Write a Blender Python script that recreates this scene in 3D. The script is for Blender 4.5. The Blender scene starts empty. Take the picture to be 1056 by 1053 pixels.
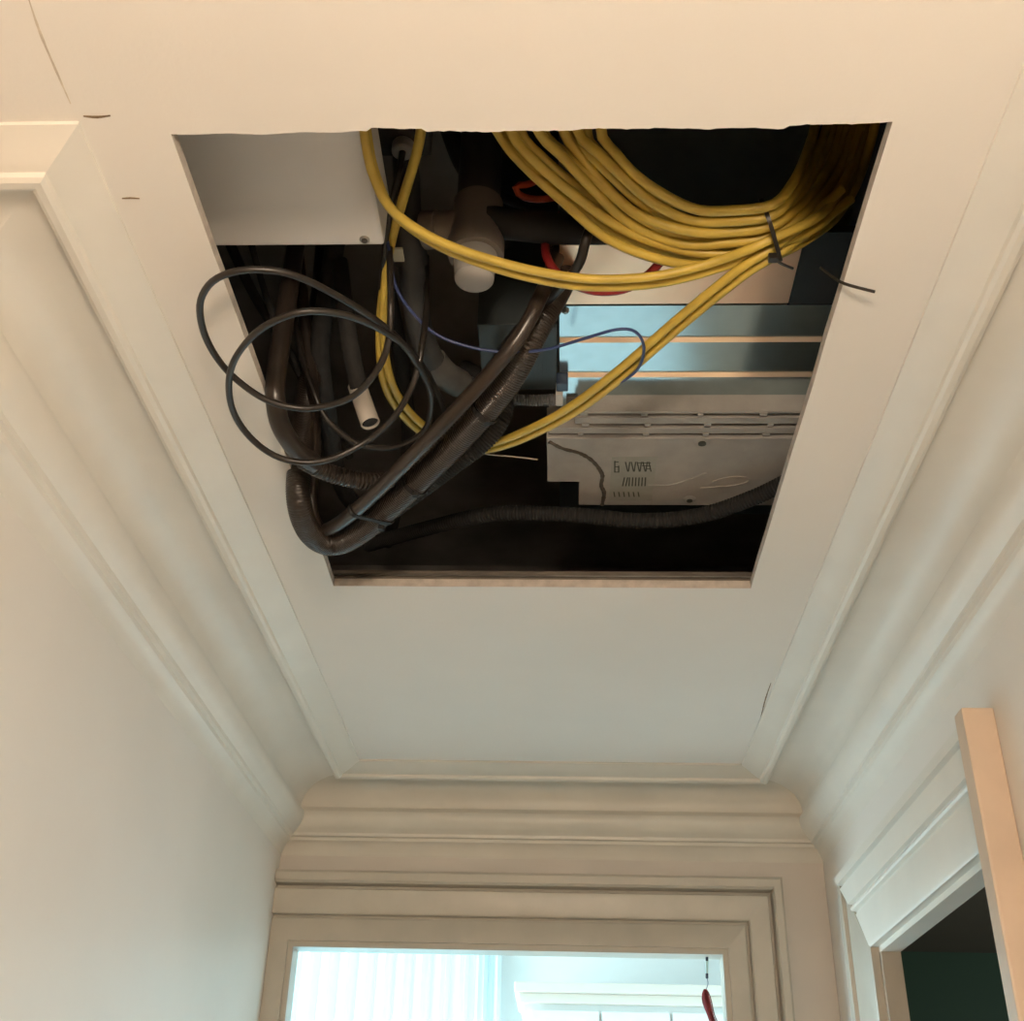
import bpy, bmesh, math, random
from mathutils import Vector, Matrix

random.seed(7)
S = bpy.context.scene
COL = S.collection

# ------------------------------------------------------------------ camera
F_PX, PITCH, YAW, ROLL = 1205.98, 0.541516, 0.0496522, 0.0281256
W_PX, H_PX = 1056.0, 1053.0
Z0 = 1.62            # camera height above the floor
H = 0.82             # ceiling above the camera
ZC = Z0 + H          # ceiling height
_f = Vector((-math.sin(YAW) * math.cos(PITCH), math.cos(YAW) * math.cos(PITCH), math.sin(PITCH)))
_r0 = Vector((math.cos(YAW), math.sin(YAW), 0))
_u0 = _r0.cross(_f)
_r = _r0 * math.cos(ROLL) + _u0 * math.sin(ROLL)
_u = -_r0 * math.sin(ROLL) + _u0 * math.cos(ROLL)
cam_d = bpy.data.cameras.new('camera')
cam_d.sensor_fit = 'HORIZONTAL'
cam_d.sensor_width = 36.0
cam_d.lens = F_PX / W_PX * 36.0
cam_d.clip_start = 0.01
cam = bpy.data.objects.new('camera', cam_d)
M = Matrix((( _r.x, _u.x, -_f.x, 0), (_r.y, _u.y, -_f.y, 0), (_r.z, _u.z, -_f.z, Z0), (0, 0, 0, 1)))
cam.matrix_world = M
COL.objects.link(cam)
S.camera = cam

def ray(px, py):
    return _r * ((px - W_PX / 2) / F_PX) - _u * ((py - H_PX / 2) / F_PX) + _f

def U(px, py, dz):
    """point seen at a pixel, at height dz above the hall ceiling"""
    r = ray(px, py)
    p = r * ((H + dz) / r.z)
    return Vector((p.x, p.y, p.z + Z0))

# ------------------------------------------------------------------ light
world = bpy.data.worlds.new('daylight')
world.use_nodes = True
S.world = world
wb = world.node_tree.nodes['Background']
wb.inputs[0].default_value = (0.40, 0.86, 1.0, 1)
wb.inputs[1].default_value = 4.0
vs = S.view_settings
vs.view_transform = 'Standard'
vs.look = 'None'
vs.exposure = 0.0
vs.gamma = 1.0
vs.use_curve_mapping = False

def area(name, loc, rot, sx, sy, power, col, portal=False):
    d = bpy.data.lights.new(name, 'AREA')
    d.shape = 'RECTANGLE'; d.size = sx; d.size_y = sy; d.energy = power; d.color = col
    if portal: d.cycles.is_portal = True
    o = bpy.data.objects.new(name, d); COL.objects.link(o)
    o.location = loc; o.rotation_euler = rot
    return o
LAMP_LOC = (0.02, -0.46)
LAMP_GLOW = 130.0
DAY_POWER = 60.0
# daylight coming in at the two windows of the room beyond the end doorway
area('daylight_side_window', (-1.86, 3.7, 1.5), (0, -math.pi / 2, 0), 1.7, 1.2, DAY_POWER, (0.80, 0.94, 1.0))
area('green_room_fill', (3.19, 2.6, 1.5), (0, math.pi / 2, 0), 1.0, 0.8, 22.0, (0.85, 0.95, 1.0))  # added fill light that lifts the green room, from an unseen window
area('daylight_back_window', (-0.72, 4.49, 1.65), (math.pi / 2 + math.pi, 0, 0), 0.9, 1.6, 0, (0.8, 0.94, 1.0), True)

# ------------------------------------------------------------------ materials
MATS = {}
def mat(name, col, rough=0.5, metal=0.0, noise=0.0, nscale=8.0, bump=0.0, bscale=60.0, spec=0.5, coat=0.0,
        stretch=(1, 1, 1), col2=None, emit=None, trans=0.0):
    if name in MATS: return MATS[name]
    m = bpy.data.materials.new(name); m.use_nodes = True
    nt = m.node_tree; b = nt.nodes['Principled BSDF']
    b.inputs['Base Color'].default_value = (*col, 1)
    b.inputs['Roughness'].default_value = rough
    b.inputs['Metallic'].default_value = metal
    b.inputs['Specular IOR Level'].default_value = spec
    b.inputs['Coat Weight'].default_value = coat
    if emit:
        b.inputs['Emission Color'].default_value = (*emit[0], 1)
        b.inputs['Emission Strength'].default_value = emit[1]
    if trans: b.inputs['Transmission Weight'].default_value = trans
    if noise or bump or col2:
        tc = nt.nodes.new('ShaderNodeTexCoord'); mp = nt.nodes.new('ShaderNodeMapping')
        mp.inputs['Scale'].default_value = stretch
        nt.links.new(tc.outputs['Object'], mp.inputs[0])
    if noise or col2:
        n = nt.nodes.new('ShaderNodeTexNoise'); n.inputs['Scale'].default_value = nscale
        n.inputs['Detail'].default_value = 5
        nt.links.new(mp.outputs[0], n.inputs['Vector'])
        cr = nt.nodes.new('ShaderNodeValToRGB')
        c2 = col2 if col2 else tuple(c * (1 - noise) for c in col)
        cr.color_ramp.elements[0].position = 0.32; cr.color_ramp.elements[1].position = 0.68
        cr.color_ramp.elements[0].color = (*c2, 1); cr.color_ramp.elements[1].color = (*col, 1)
        nt.links.new(n.outputs['Fac'], cr.inputs[0]); nt.links.new(cr.outputs[0], b.inputs['Base Color'])
    if bump:
        n2 = nt.nodes.new('ShaderNodeTexNoise'); n2.inputs['Scale'].default_value = bscale
        n2.inputs['Detail'].default_value = 4
        nt.links.new(mp.outputs[0], n2.inputs['Vector'])
        bp = nt.nodes.new('ShaderNodeBump'); bp.inputs['Strength'].default_value = bump
        bp.inputs['Distance'].default_value = 0.002
        nt.links.new(n2.outputs['Fac'], bp.inputs['Height']); nt.links.new(bp.outputs[0], b.inputs['Normal'])
    MATS[name] = m
    return m

CEIL = mat('ceiling_paint', (0.80, 0.77, 0.72), 0.75, noise=0.03, nscale=5, bump=0.12, bscale=180)
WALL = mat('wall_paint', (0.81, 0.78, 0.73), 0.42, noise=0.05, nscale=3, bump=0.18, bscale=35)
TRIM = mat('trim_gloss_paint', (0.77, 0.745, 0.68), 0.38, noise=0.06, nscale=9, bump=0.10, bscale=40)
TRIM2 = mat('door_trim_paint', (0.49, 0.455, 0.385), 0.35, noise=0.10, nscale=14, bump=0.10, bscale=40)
TRIM3 = mat('aged_cream_dimmed', (0.63, 0.60, 0.525), 0.4, noise=0.10, nscale=7, bump=0.10, bscale=40)  # older cream, darkened further to stand in for the dim far end
WALLF = mat('far_wall_dimmed_paint', (0.60, 0.55, 0.49), 0.5, noise=0.08, nscale=5, bump=0.15, bscale=40)  # wall paint darkened in place of weaker light at the far end
POST = mat('post_paint_warm_lit', (0.66, 0.525, 0.405), 0.45, noise=0.12, nscale=12)  # warm lamplight on the post is mixed into this paint colour
BOARD_EDGE = mat('cut_plasterboard', (0.62, 0.56, 0.50), 0.9, noise=0.25, nscale=60, bump=0.5, bscale=200)
CRACK = mat('crack_dark', (0.24, 0.17, 0.10), 0.9, noise=0.3, nscale=200)
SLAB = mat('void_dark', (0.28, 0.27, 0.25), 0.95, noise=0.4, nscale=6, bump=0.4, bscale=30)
FLOOR = mat('oak_floor', (0.45, 0.32, 0.20), 0.4, noise=0.35, nscale=4, stretch=(10, 1, 1))
FLOOR2 = mat('pale_floor', (0.62, 0.64, 0.64), 0.35, noise=0.1, nscale=4)
ROOMWHITE = mat('bright_room_paint', (0.86, 0.86, 0.84), 0.7, noise=0.02, nscale=4)
GREEN = mat('dark_green_paint', (0.055, 0.105, 0.058), 0.5, noise=0.1, nscale=3)
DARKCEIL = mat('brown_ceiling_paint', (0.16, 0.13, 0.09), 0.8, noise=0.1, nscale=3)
YELLOW = mat('yellow_cable_sheath', (0.60, 0.435, 0.072), 0.42, noise=0.22, nscale=30, bump=0.1, bscale=150)
BLACK = mat('black_rubber', (0.022, 0.018, 0.015), 0.36, noise=0.3, nscale=40)
DEEP = mat('deep_black_plastic', (0.009, 0.0085, 0.008), 0.7, noise=0.3, nscale=40)
BLACKM = mat('black_matt_foam', (0.026, 0.025, 0.024), 0.8, noise=0.4, nscale=60, bump=0.4, bscale=200)
HOSE = mat('brown_black_conduit', (0.032, 0.024, 0.019), 0.29, noise=0.35, nscale=50)
GREYB = mat('grey_box_lacquer', (0.74, 0.72, 0.69), 0.5, noise=0.06, nscale=7)
PVC = mat('grey_brown_pvc', (0.21, 0.18, 0.155), 0.5, noise=0.15, nscale=20)
PVCW = mat('pale_grey_pvc', (0.40, 0.39, 0.37), 0.45, noise=0.08, nscale=30)
LAG = mat('dark_grey_lagging', (0.050, 0.051, 0.052), 0.55, noise=0.3, nscale=25, bump=0.3, bscale=80)
WHITEP = mat('white_plastic', (0.60, 0.56, 0.50), 0.45, noise=0.05, nscale=30)
GALV = mat('galvanised_steel', (0.49, 0.60, 0.64), 0.18, metal=1.0, noise=0.08, nscale=45, bump=0.02, bscale=20)
PEACH = mat('beige_sheet_metal', (1.0, 0.62, 0.41), 0.30, metal=0.85, noise=0.06, nscale=12)
PAN = mat('grey_foam_pan', (0.36, 0.345, 0.32), 0.75, noise=0.15, nscale=25, bump=0.4, bscale=90)
PRINT = mat('dark_print', (0.045, 0.05, 0.04), 0.8)
LABELM = mat('grey_green_label', (0.30, 0.305, 0.27), 0.6, noise=0.1, nscale=60)
SEAL = mat('brown_sealant', (0.085, 0.070, 0.055), 0.8, noise=0.2, nscale=80)
STEEL = mat('dull_steel', (0.45, 0.43, 0.40), 0.4, metal=1.0, noise=0.2, nscale=40)
PROFILE = mat('dusty_metal_profile', (0.20, 0.175, 0.145), 0.5, metal=0.3, noise=0.3, nscale=30, stretch=(1, 4, 4))
BLUE = mat('blue_wire', (0.035, 0.055, 0.16), 0.4)
RED = mat('dark_red_sheath', (0.28, 0.018, 0.016), 0.4)
ORANGE = mat('orange_red_sheath', (0.50, 0.075, 0.025), 0.45)
TEAL = mat('slate_plastic', (0.055, 0.068, 0.072), 0.5, noise=0.2, nscale=20)
TASSEL = mat('dusty_red_tassel', (0.30, 0.045, 0.055), 0.8, noise=0.4, nscale=80)
CYAN = mat('pale_cyan_bead', (0.50, 0.74, 0.76), 0.3)
NAVY = mat('navy_bead', (0.02, 0.035, 0.07), 0.4)
LAMPM = mat('warm_glass', (1, 0.86, 0.66), 0.3, emit=((1.0, 0.79, 0.59), LAMP_GLOW))
GLASS = mat('window_glass', (1, 1, 1), 0.0, trans=1.0)
CURTAIN = mat('sheer_curtain', (0.86, 0.93, 0.95), 0.8)

# ------------------------------------------------------------------ helpers
def tag(o, label=None, cat=None, group=None, kind=None):
    if label: o['label'] = label
    if cat: o['category'] = cat
    if group: o['group'] = group
    if kind: o['kind'] = kind
    return o

def empty(name, loc, label=None, cat=None, group=None, kind=None):
    o = bpy.data.objects.new(name, None); COL.objects.link(o)
    o.location = loc; o.empty_display_size = 0.05
    return tag(o, label, cat, group, kind)

def link_mesh(name, verts, faces, m, parent=None, smooth=None):
    """verts in world metres"""
    vv = [Vector(v) for v in verts]
    if parent is not None:
        org = Vector(parent_loc(parent))
    else:
        lo = Vector((min(v.x for v in vv), min(v.y for v in vv), min(v.z for v in vv)))
        hi = Vector((max(v.x for v in vv), max(v.y for v in vv), max(v.z for v in vv)))
        org = Vector(((lo.x + hi.x) / 2, (lo.y + hi.y) / 2, lo.z))
    me = bpy.data.meshes.new(name)
    me.from_pydata([tuple(v - org) for v in vv], [], faces)
    me.update()
    bm = bmesh.new(); bm.from_mesh(me)
    bmesh.ops.recalc_face_normals(bm, faces=bm.faces); bm.to_mesh(me); bm.free()
    if smooth is not None:
        me.shade_smooth()
        me.set_sharp_from_angle(angle=math.radians(smooth))
    me.materials.append(m)
    o = bpy.data.objects.new(name, me); COL.objects.link(o)
    if parent is not None: o.parent = parent
    else: o.location = org
    return o

def parent_loc(p):
    v = Vector(p.location); q = p.parent
    while q is not None:
        v += Vector(q.location); q = q.parent
    return v

class MB:
    def __init__(s): s.v = []; s.f = []
    def add(s, v, f):
        n = len(s.v); s.v += [tuple(x) for x in v]; s.f += [tuple(i + n for i in q) for q in f]; return s
    def box(s, x0, x1, y0, y1, z0, z1):
        v = [(x, y, z) for x in (x0, x1) for y in (y0, y1) for z in (z0, z1)]
        return s.add(v, [(0, 1, 3, 2), (4, 6, 7, 5), (0, 4, 5, 1), (2, 3, 7, 6), (0, 2, 6, 4), (1, 5, 7, 3)])
    def poly_prism(s, pts, z0, z1):
        n = len(pts)
        v = [(x, y, z0) for x, y in pts] + [(x, y, z1) for x, y in pts]
        f = [tuple(range(n)), tuple(range(n, 2 * n))] + [(i, (i + 1) % n, (i + 1) % n + n, i + n) for i in range(n)]
        return s.add(v, f)
    def lathe(s, c, axis, prof, n=20):
        """prof: list of (radius, distance along axis)"""
        axis = Vector(axis).normalized(); c = Vector(c)
        a = axis.orthogonal().normalized(); b = axis.cross(a)
        v = []
        for r, d in prof:
            for k in range(n):
                t = 2 * math.pi * k / n
                v.append(c + axis * d + (a * math.cos(t) + b * math.sin(t)) * r)
        f = []
        for i in range(len(prof) - 1):
            for k in range(n):
                f.append((i * n + k, i * n + (k + 1) % n, (i + 1) * n + (k + 1) % n, (i + 1) * n + k))
        f.append(tuple(range(n - 1, -1, -1))); f.append(tuple((len(prof) - 1) * n + k for k in range(n)))
        return s.add(v, f)
    def obj(s, name, m, parent=None, smooth=None, bevel=None):
        o = link_mesh(name, s.v, s.f, m, parent, smooth)
        if bevel:
            bm = bmesh.new(); bm.from_mesh(o.data)
            bmesh.ops.bevel(bm, geom=list(bm.edges), offset=bevel, segments=2, affect='EDGES', profile=0.6, clamp_overlap=True)
            bm.to_mesh(o.data); bm.free()
        return o

def spline(pts, step):
    """centripetal-like Catmull-Rom resampled to an even step; pts are Vectors"""
    P = [pts[0] * 2 - pts[1]] + list(pts) + [pts[-1] * 2 - pts[-2]]
    fine = []
    for i in range(1, len(P) - 2):
        a, b, c, d = P[i - 1], P[i], P[i + 1], P[i + 2]
        for k in range(16):
            t = k / 16.0
            fine.append(0.5 * ((2 * b) + (c - a) * t + (2 * a - 5 * b + 4 * c - d) * t * t + (3 * b - a - 3 * c + d) * t ** 3))
    fine.append(Vector(pts[-1]))
    L = [0.0]
    for i in range(1, len(fine)): L.append(L[-1] + (fine[i] - fine[i - 1]).length)
    n = max(2, int(L[-1] / step)); out = []; j = 0
    for k in range(n + 1):
        s = L[-1] * k / n
        while j < len(L) - 2 and L[j + 1] < s: j += 1
        t = (s - L[j]) / max(1e-9, L[j + 1] - L[j])
        out.append(fine[j].lerp(fine[j + 1], min(1, t)))
    return out

def tube_geo(pts, rad, sides=10, closed=False):
    """pts: Vectors; rad: float or list. Returns verts, faces"""
    n = len(pts); R = rad if isinstance(rad, list) else [rad] * n
    v = []; f = []; nrm = None
    for i in range(n):
        if closed: t = (pts[(i + 1) % n] - pts[i - 1])
        else: t = pts[min(i + 1, n - 1)] - pts[max(i - 1, 0)]
        t.normalize()
        if nrm is None: nrm = t.orthogonal().normalized()
        else:
            nrm = nrm - t * nrm.dot(t); nrm.normalize()
        b = t.cross(nrm)
        for k in range(sides):
            a = 2 * math.pi * k / sides
            v.append(pts[i] + (nrm * math.cos(a) + b * math.sin(a)) * R[i])
    for i in range(n if closed else n - 1):
        j = (i + 1) % n
        for k in range(sides):
            f.append((i * sides + k, i * sides + (k + 1) % sides, j * sides + (k + 1) % sides, j * sides + k))
    if not closed:
        f.append(tuple(range(sides - 1, -1, -1))); f.append(tuple((n - 1) * sides + k for k in range(sides)))
    return v, f

def pix(l): return [U(*p[:3]) for p in l]

def tube(name, pts, r, m, parent=None, step=0.008, sides=10, rib=None):
    """rib=(pitch, depth) gives a corrugated hose"""
    if rib:
        P = spline(pts, rib[0] / 4.0)
        R = [r - (rib[1] if (i % 4) in (2, 3) else 0.0) for i in range(len(P))]
    else:
        P = spline(pts, step); R = r
    v, f = tube_geo(P, R, sides)
    return link_mesh(name, v, f, m, parent, smooth=(50 if not rib else 25))

# ------------------------------------------------------------------ plan of the place
XL, XR, YF = -0.615, 0.565, 2.574        # hall walls
CXL, CXR, CYF, CYN = -0.428, 0.378, 2.387, 0.695   # inner edges of the cornice on the ceiling
DOFF = 0.187
YRET = CYN + DOFF                        # face of the wall that turns off to the left
ZT = ZC + 0.56                           # underside of the slab over the void
HX0, HX1, HY0, HY1 = -0.350, 0.286, 0.711, 1.588  # the hatch
BT = 0.013
TF = 0.05                                # thickness of the far partition

def zz(z): return Z0 + z

# ------------------------------------------------------------------ floor, walls, slab
tag(MB().box(-2.6, XR + 0.03, -2.2, 2.624, -0.1, 0.0).obj('floor', FLOOR), kind='structure')
tag(MB().box(-2.0, XR + 0.03, 2.626, 4.75, -0.1, 0.0).obj('floor_bright_room', FLOOR2), kind='structure')
tag(MB().box(XR + 0.035, 3.2, 0.4, 4.55, -0.1, 0.0).obj('floor_green_room', FLOOR), kind='structure')

tag(MB().box(XL - 0.12, XL, YRET, YF, 0, ZT).obj('wall_left', WALL), kind='structure')
tag(MB().box(-2.6, XL - 0.12, YRET, YRET + 0.12, 0, ZT).obj('wall_return', WALL), kind='structure')
tag(MB().box(-2.626, -2.6, -2.2, YRET + 0.12, 0, ZT).obj('wall_hall_side', WALL), kind='structure')
tag(MB().box(-2.626, XR + 0.12, -2.32, -2.2, 0, ZT).obj('wall_back', WALL), kind='structure')

# far wall with doorway
DX0, DX1, DZ = -0.575, 0.348, zz(0.484)
wf = MB()
wf.box(XL - 0.12, DX0, YF, YF + TF, 0, ZT)
wf.box(DX1, XR - 0.0005, YF, YF + TF, 0, ZT)
wf.box(DX0, DX1, YF, YF + TF, DZ, ZT)
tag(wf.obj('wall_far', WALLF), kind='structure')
# right wall with doorway
RY0, RY1, RZ = 1.50, 2.19, zz(0.420)
wr = MB()
wr.box(XR, XR + 0.03, -2.2, RY0, 0, ZT)
wr.box(XR, XR + 0.03, RY1, YF, 0, ZT); wr.box(XR, XR + 0.115, YF, YF + TF, 0, ZT)
wr.box(XR, XR + 0.03, RY0, RY1, RZ, ZT)
tag(wr.obj('wall_right', WALL), kind='structure')
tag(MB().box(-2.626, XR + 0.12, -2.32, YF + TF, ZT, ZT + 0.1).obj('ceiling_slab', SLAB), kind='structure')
# the void's lining: dark boards on the inside of the walls above the ceiling
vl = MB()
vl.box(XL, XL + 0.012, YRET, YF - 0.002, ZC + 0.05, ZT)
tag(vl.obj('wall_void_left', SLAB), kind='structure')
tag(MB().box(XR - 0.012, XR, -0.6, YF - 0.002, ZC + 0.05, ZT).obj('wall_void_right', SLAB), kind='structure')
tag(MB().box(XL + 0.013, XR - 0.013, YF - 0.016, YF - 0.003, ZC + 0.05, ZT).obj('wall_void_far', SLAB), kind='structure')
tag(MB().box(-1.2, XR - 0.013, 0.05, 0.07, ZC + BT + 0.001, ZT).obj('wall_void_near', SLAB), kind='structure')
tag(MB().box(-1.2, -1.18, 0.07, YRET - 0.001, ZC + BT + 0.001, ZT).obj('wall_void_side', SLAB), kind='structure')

# ceiling board with the cut hatch
def hatch_outline():
    pts = []
    n = 130
    for i in range(n + 1):                         # near edge: ragged saw cut
        t = i / n
        x = HX0 + (HX1 - HX0) * t
        y = HY0 + 0.0007 * math.sin(t * 17) + 0.0006 * math.sin(t * 61) + random.uniform(-0.0007, 0.0007)
        if 0.28 < t < 0.36: y -= 0.0035
        if 0.86 < t: y -= 0.003
        pts.append((x, y))
    for i in range(1, 12):
        t = i / 12
        pts.append((HX1 + random.uniform(-0.0006, 0.0006), HY0 + (HY1 - HY0) * t))
    pts.append((HX1, HY1))
    for i in range(1, 12):
        t = i / 12
        pts.append((HX1 + (HX0 - HX1) * t, HY1 + random.uniform(-0.0005, 0.0005)))
    pts.append((HX0, HY1))
    for i in range(1, 12):
        t = i / 12
        pts.append((HX0 + random.uniform(-0.0010, 0.0010), HY1 + (HY0 - HY1) * t))
    return pts
hp = hatch_outline()
bm = bmesh.new()
def ring(pts, z): 
    vs_ = [bm.verts.new((x, y, z)) for x, y in pts]
    return vs_
out = [(-2.6, -2.2), (XR, -2.2), (XR, YF), (XL, YF), (XL, YRET), (-2.6, YRET)]
es = []
for z in (ZC, ZC + BT):
    a = ring(hp, z); b = ring(out, z)
    ed = [bm.edges.new((a[i], a[(i + 1) % len(a)])) for i in range(len(a))] + [bm.edges.new((b[i], b[(i + 1) % len(b)])) for i in range(len(b))]
    bmesh.ops.triangle_fill(bm, edges=ed, use_beauty=True)
    es.append((a, b))
(a0, b0), (a1, b1) = es
cutf = []
for A, B, isc in ((a0, a1, True), (b0, b1, False)):
    for i in range(len(A)):
        j = (i + 1) % len(A)
        fc = bm.faces.new((A[i], A[j], B[j], B[i]))
        if isc: cutf.append(fc)
bmesh.ops.recalc_face_normals(bm, faces=bm.faces)
for fc in cutf: fc.material_index = 1
me = bpy.data.meshes.new('ceiling'); bm.to_mesh(me); bm.free()
me.materials.append(CEIL); me.materials.append(BOARD_EDGE)
ceiling = bpy.data.objects.new('ceiling', me); COL.objects.link(ceiling)
tag(ceiling, kind='structure')

def strip_on_ceiling(name, pts, w, depth=0.0006, m=CRACK):
    """a thin irregular crack line that follows pixels on the ceiling plane"""
    P = [U(px, py, 0) for px, py in pts]
    P = spline(P, 0.004)
    v = []; f = []
    for i, p in enumerate(P):
        t = P[min(i + 1, len(P) - 1)] - P[max(i - 1, 0)]; t.normalize()
        s = Vector((-t.y, t.x, 0))
        k = w * (0.35 + 0.65 * math.sin(math.pi * (i + 0.5) / len(P))) * random.uniform(0.75, 1.2)
        for sg in (-1, 1):
            q = p + s * k * sg * 0.5
            v.append((q.x, q.y, ZC - depth)); v.append((q.x, q.y, ZC + 0.0005))
    for i in range(len(P) - 1):
        b = i * 4
        f += [(b, b + 4, b + 6, b + 2), (b, b + 1, b + 5, b + 4), (b + 2, b + 6, b + 7, b + 3)]
    return link_mesh(name, v, f, m, ceiling)
strip_on_ceiling('crack', [(86, 119.5), (100, 120.5), (114, 119)], 0.0024)
strip_on_ceiling('crack', [(126, 204.5), (135, 204), (144, 204.5)], 0.0016)
SEAM = mat('seam_shadowless_filler', (0.66, 0.59, 0.49), 0.9, noise=0.3, nscale=60)
strip_on_ceiling('seam', [(26, -12), (42, 35), (62, 82), (73, 107)], 0.0022, 0.0004, SEAM)
strip_on_ceiling('crack', [(795, 704), (789, 722), (784, 742)], 0.0020)

# metal profile and batten over the far edge of the hatch
prof = empty('trim_1', (0, HY1, ZC), kind='structure')
m_ = MB().box(-0.56, 0.5, HY1 + 0.006, HY1 + 0.040, ZC + BT, ZC + BT + 0.006).obj('batten', PROFILE, prof)
m_ = MB().box(-0.56, 0.5, HY1 + 0.001, HY1 + 0.034, ZC + BT + 0.006, ZC + BT + 0.008).obj('flange', STEEL, prof)
m_ = MB().box(-0.56, 0.5, HY1 + 0.010, HY1 + 0.034, ZC + BT + 0.008, ZC + BT + 0.020).obj('channel', PROFILE, prof)

# ------------------------------------------------------------------ cornices
CP = [(0, 0), (0, .004), (.010, .007), (.020, .012), (.032, .0165), (.041, .019), (.0425, .024), (.047, .0265), (.054, .0265),
      (.059, .024), (.062, .019), (.063, .014), (.078, .0125), (.098, .0135), (.116, .0175), (.130, .0255), (.140, .037), (.1455, .050),
      (.146, .060), (.141, .066), (.1365, .071), (.135, .079), (.1365, .088), (.141, .098), (.148, .1065), (.156, .112), (.1575, .1135),
      (.159, .1195), (.166, .121), (.168, .127), (.1745, .131), (.181, .139), (.185, .150), (DOFF, .156), (DOFF, 0)]
def cornice(name, fa, fb, n=1, m_=None):
    v = []; f = []
    for k in range(n + 1):
        for d, e in CP:
            A = Vector(fa(d)); B = Vector(fb(d)); q = A.lerp(B, k / n)
            v.append((q.x, q.y, ZC - e))
    m = len(CP)
    for k in range(n):
        for i in range(m - 1):
            f.append((k * m + i, k * m + i + 1, (k + 1) * m + i + 1, (k + 1) * m + i))
    f.append(tuple(range(m))); f.append(tuple(n * m + i for i in range(m)))
    return tag(link_mesh(name, v, f, m_ or TRIM, None, smooth=24), kind='structure')
cornice('trim_2', lambda d: (CXL - d, CYN + d), lambda d: (CXL - d, CYF + d))          # left
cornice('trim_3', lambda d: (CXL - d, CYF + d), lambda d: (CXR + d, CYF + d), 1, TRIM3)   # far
cornice('trim_4', lambda d: (CXR + d, CYF + d), lambda d: (CXR + d, -2.2))             # right
cornice('trim_5', lambda d: (-2.6, CYN + d), lambda d: (CXL - d, CYN + d))             # return to the left

# ------------------------------------------------------------------ door trims
def sweep(name, stations, prof, m, parent):
    """stations: list of functions (w, proud)->point"""
    v = []; f = []; n = len(prof)
    for st in stations:
        for w, p in prof: v.append(st(w, p))
    for k in range(len(stations) - 1):
        for i in range(n - 1):
            f.append((k * n + i, k * n + i + 1, (k + 1) * n + i + 1, (k + 1) * n + i))
    f.append(tuple(range(n))); f.append(tuple((len(stations) - 1) * n + i for i in range(n)))
    return link_mesh(name, v, f, m, parent, smooth=30)

AP = [(0, 0), (0, .013), (.036, .013), (.039, .011), (.041, .004), (.0445, .004), (.046, .016), (.050, .019), (.088, .021), (.0905, .018), (.092, .005),
      (.097, .005), (.099, .026), (.103, .031), (.116, .032), (.121, .028), (.122, 0)]
d1 = empty('door_1', (0.0, YF, 0), kind='structure')
KH = 0.144 / 0.122
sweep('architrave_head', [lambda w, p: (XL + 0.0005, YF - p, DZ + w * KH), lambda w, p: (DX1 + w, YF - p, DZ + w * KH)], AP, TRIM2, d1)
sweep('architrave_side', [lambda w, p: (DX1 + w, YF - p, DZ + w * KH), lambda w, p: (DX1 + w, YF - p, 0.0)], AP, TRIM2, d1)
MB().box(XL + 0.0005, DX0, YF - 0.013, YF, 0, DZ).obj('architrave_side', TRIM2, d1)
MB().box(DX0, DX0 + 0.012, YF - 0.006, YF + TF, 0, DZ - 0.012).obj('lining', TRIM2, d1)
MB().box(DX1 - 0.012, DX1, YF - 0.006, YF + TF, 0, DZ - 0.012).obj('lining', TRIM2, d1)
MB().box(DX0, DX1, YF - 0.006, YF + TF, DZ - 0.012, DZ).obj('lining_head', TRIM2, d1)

AP2 = [(0, 0), (0, .018), (.004, .020), (.070, .020), (.073, .017), (.076, .017), (.078, .024), (.082, .026), (.086, .024), (.088, .019), (.092, .019),
       (.094, .026), (.130, .030), (.133, .024), (.137, .024), (.139, .033), (.155, .033), (.160, .028), (.160, 0)]
AP3 = [(0, 0), (0, .018), (.004, .020), (.125, .022), (.128, .018), (.131, .018), (.133, .028), (.155, .029), (.160, .025), (.160, 0)]
d2 = empty('door_2', (XR, (RY0 + RY1) / 2, 0), kind='structure')
sweep('architrave_head', [lambda w, p: (XR - p, RY1 + w, RZ + w), lambda w, p: (XR - p, RY0 - 0.001, RZ + w)], AP2, TRIM, d2)
sweep('architrave_side', [lambda w, p: (XR - p, RY1 + w, RZ + w), lambda w, p: (XR - p, RY1 + w, 0.0)], AP3, TRIM2, d2)
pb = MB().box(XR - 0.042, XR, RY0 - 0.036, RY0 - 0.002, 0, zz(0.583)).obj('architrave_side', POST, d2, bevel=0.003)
MB().box(XR - 0.004, XR + 0.03, RY1 - 0.014, RY1, 0, RZ - 0.010).obj('lining', TRIM2, d2)
MB().box(XR - 0.004, XR + 0.03, RY0, RY0 + 0.014, 0, RZ - 0.010).obj('lining', TRIM2, d2)
MB().box(XR - 0.004, XR + 0.03, RY0, RY1, RZ - 0.010, RZ).obj('lining_head', TRIM, d2)

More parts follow.
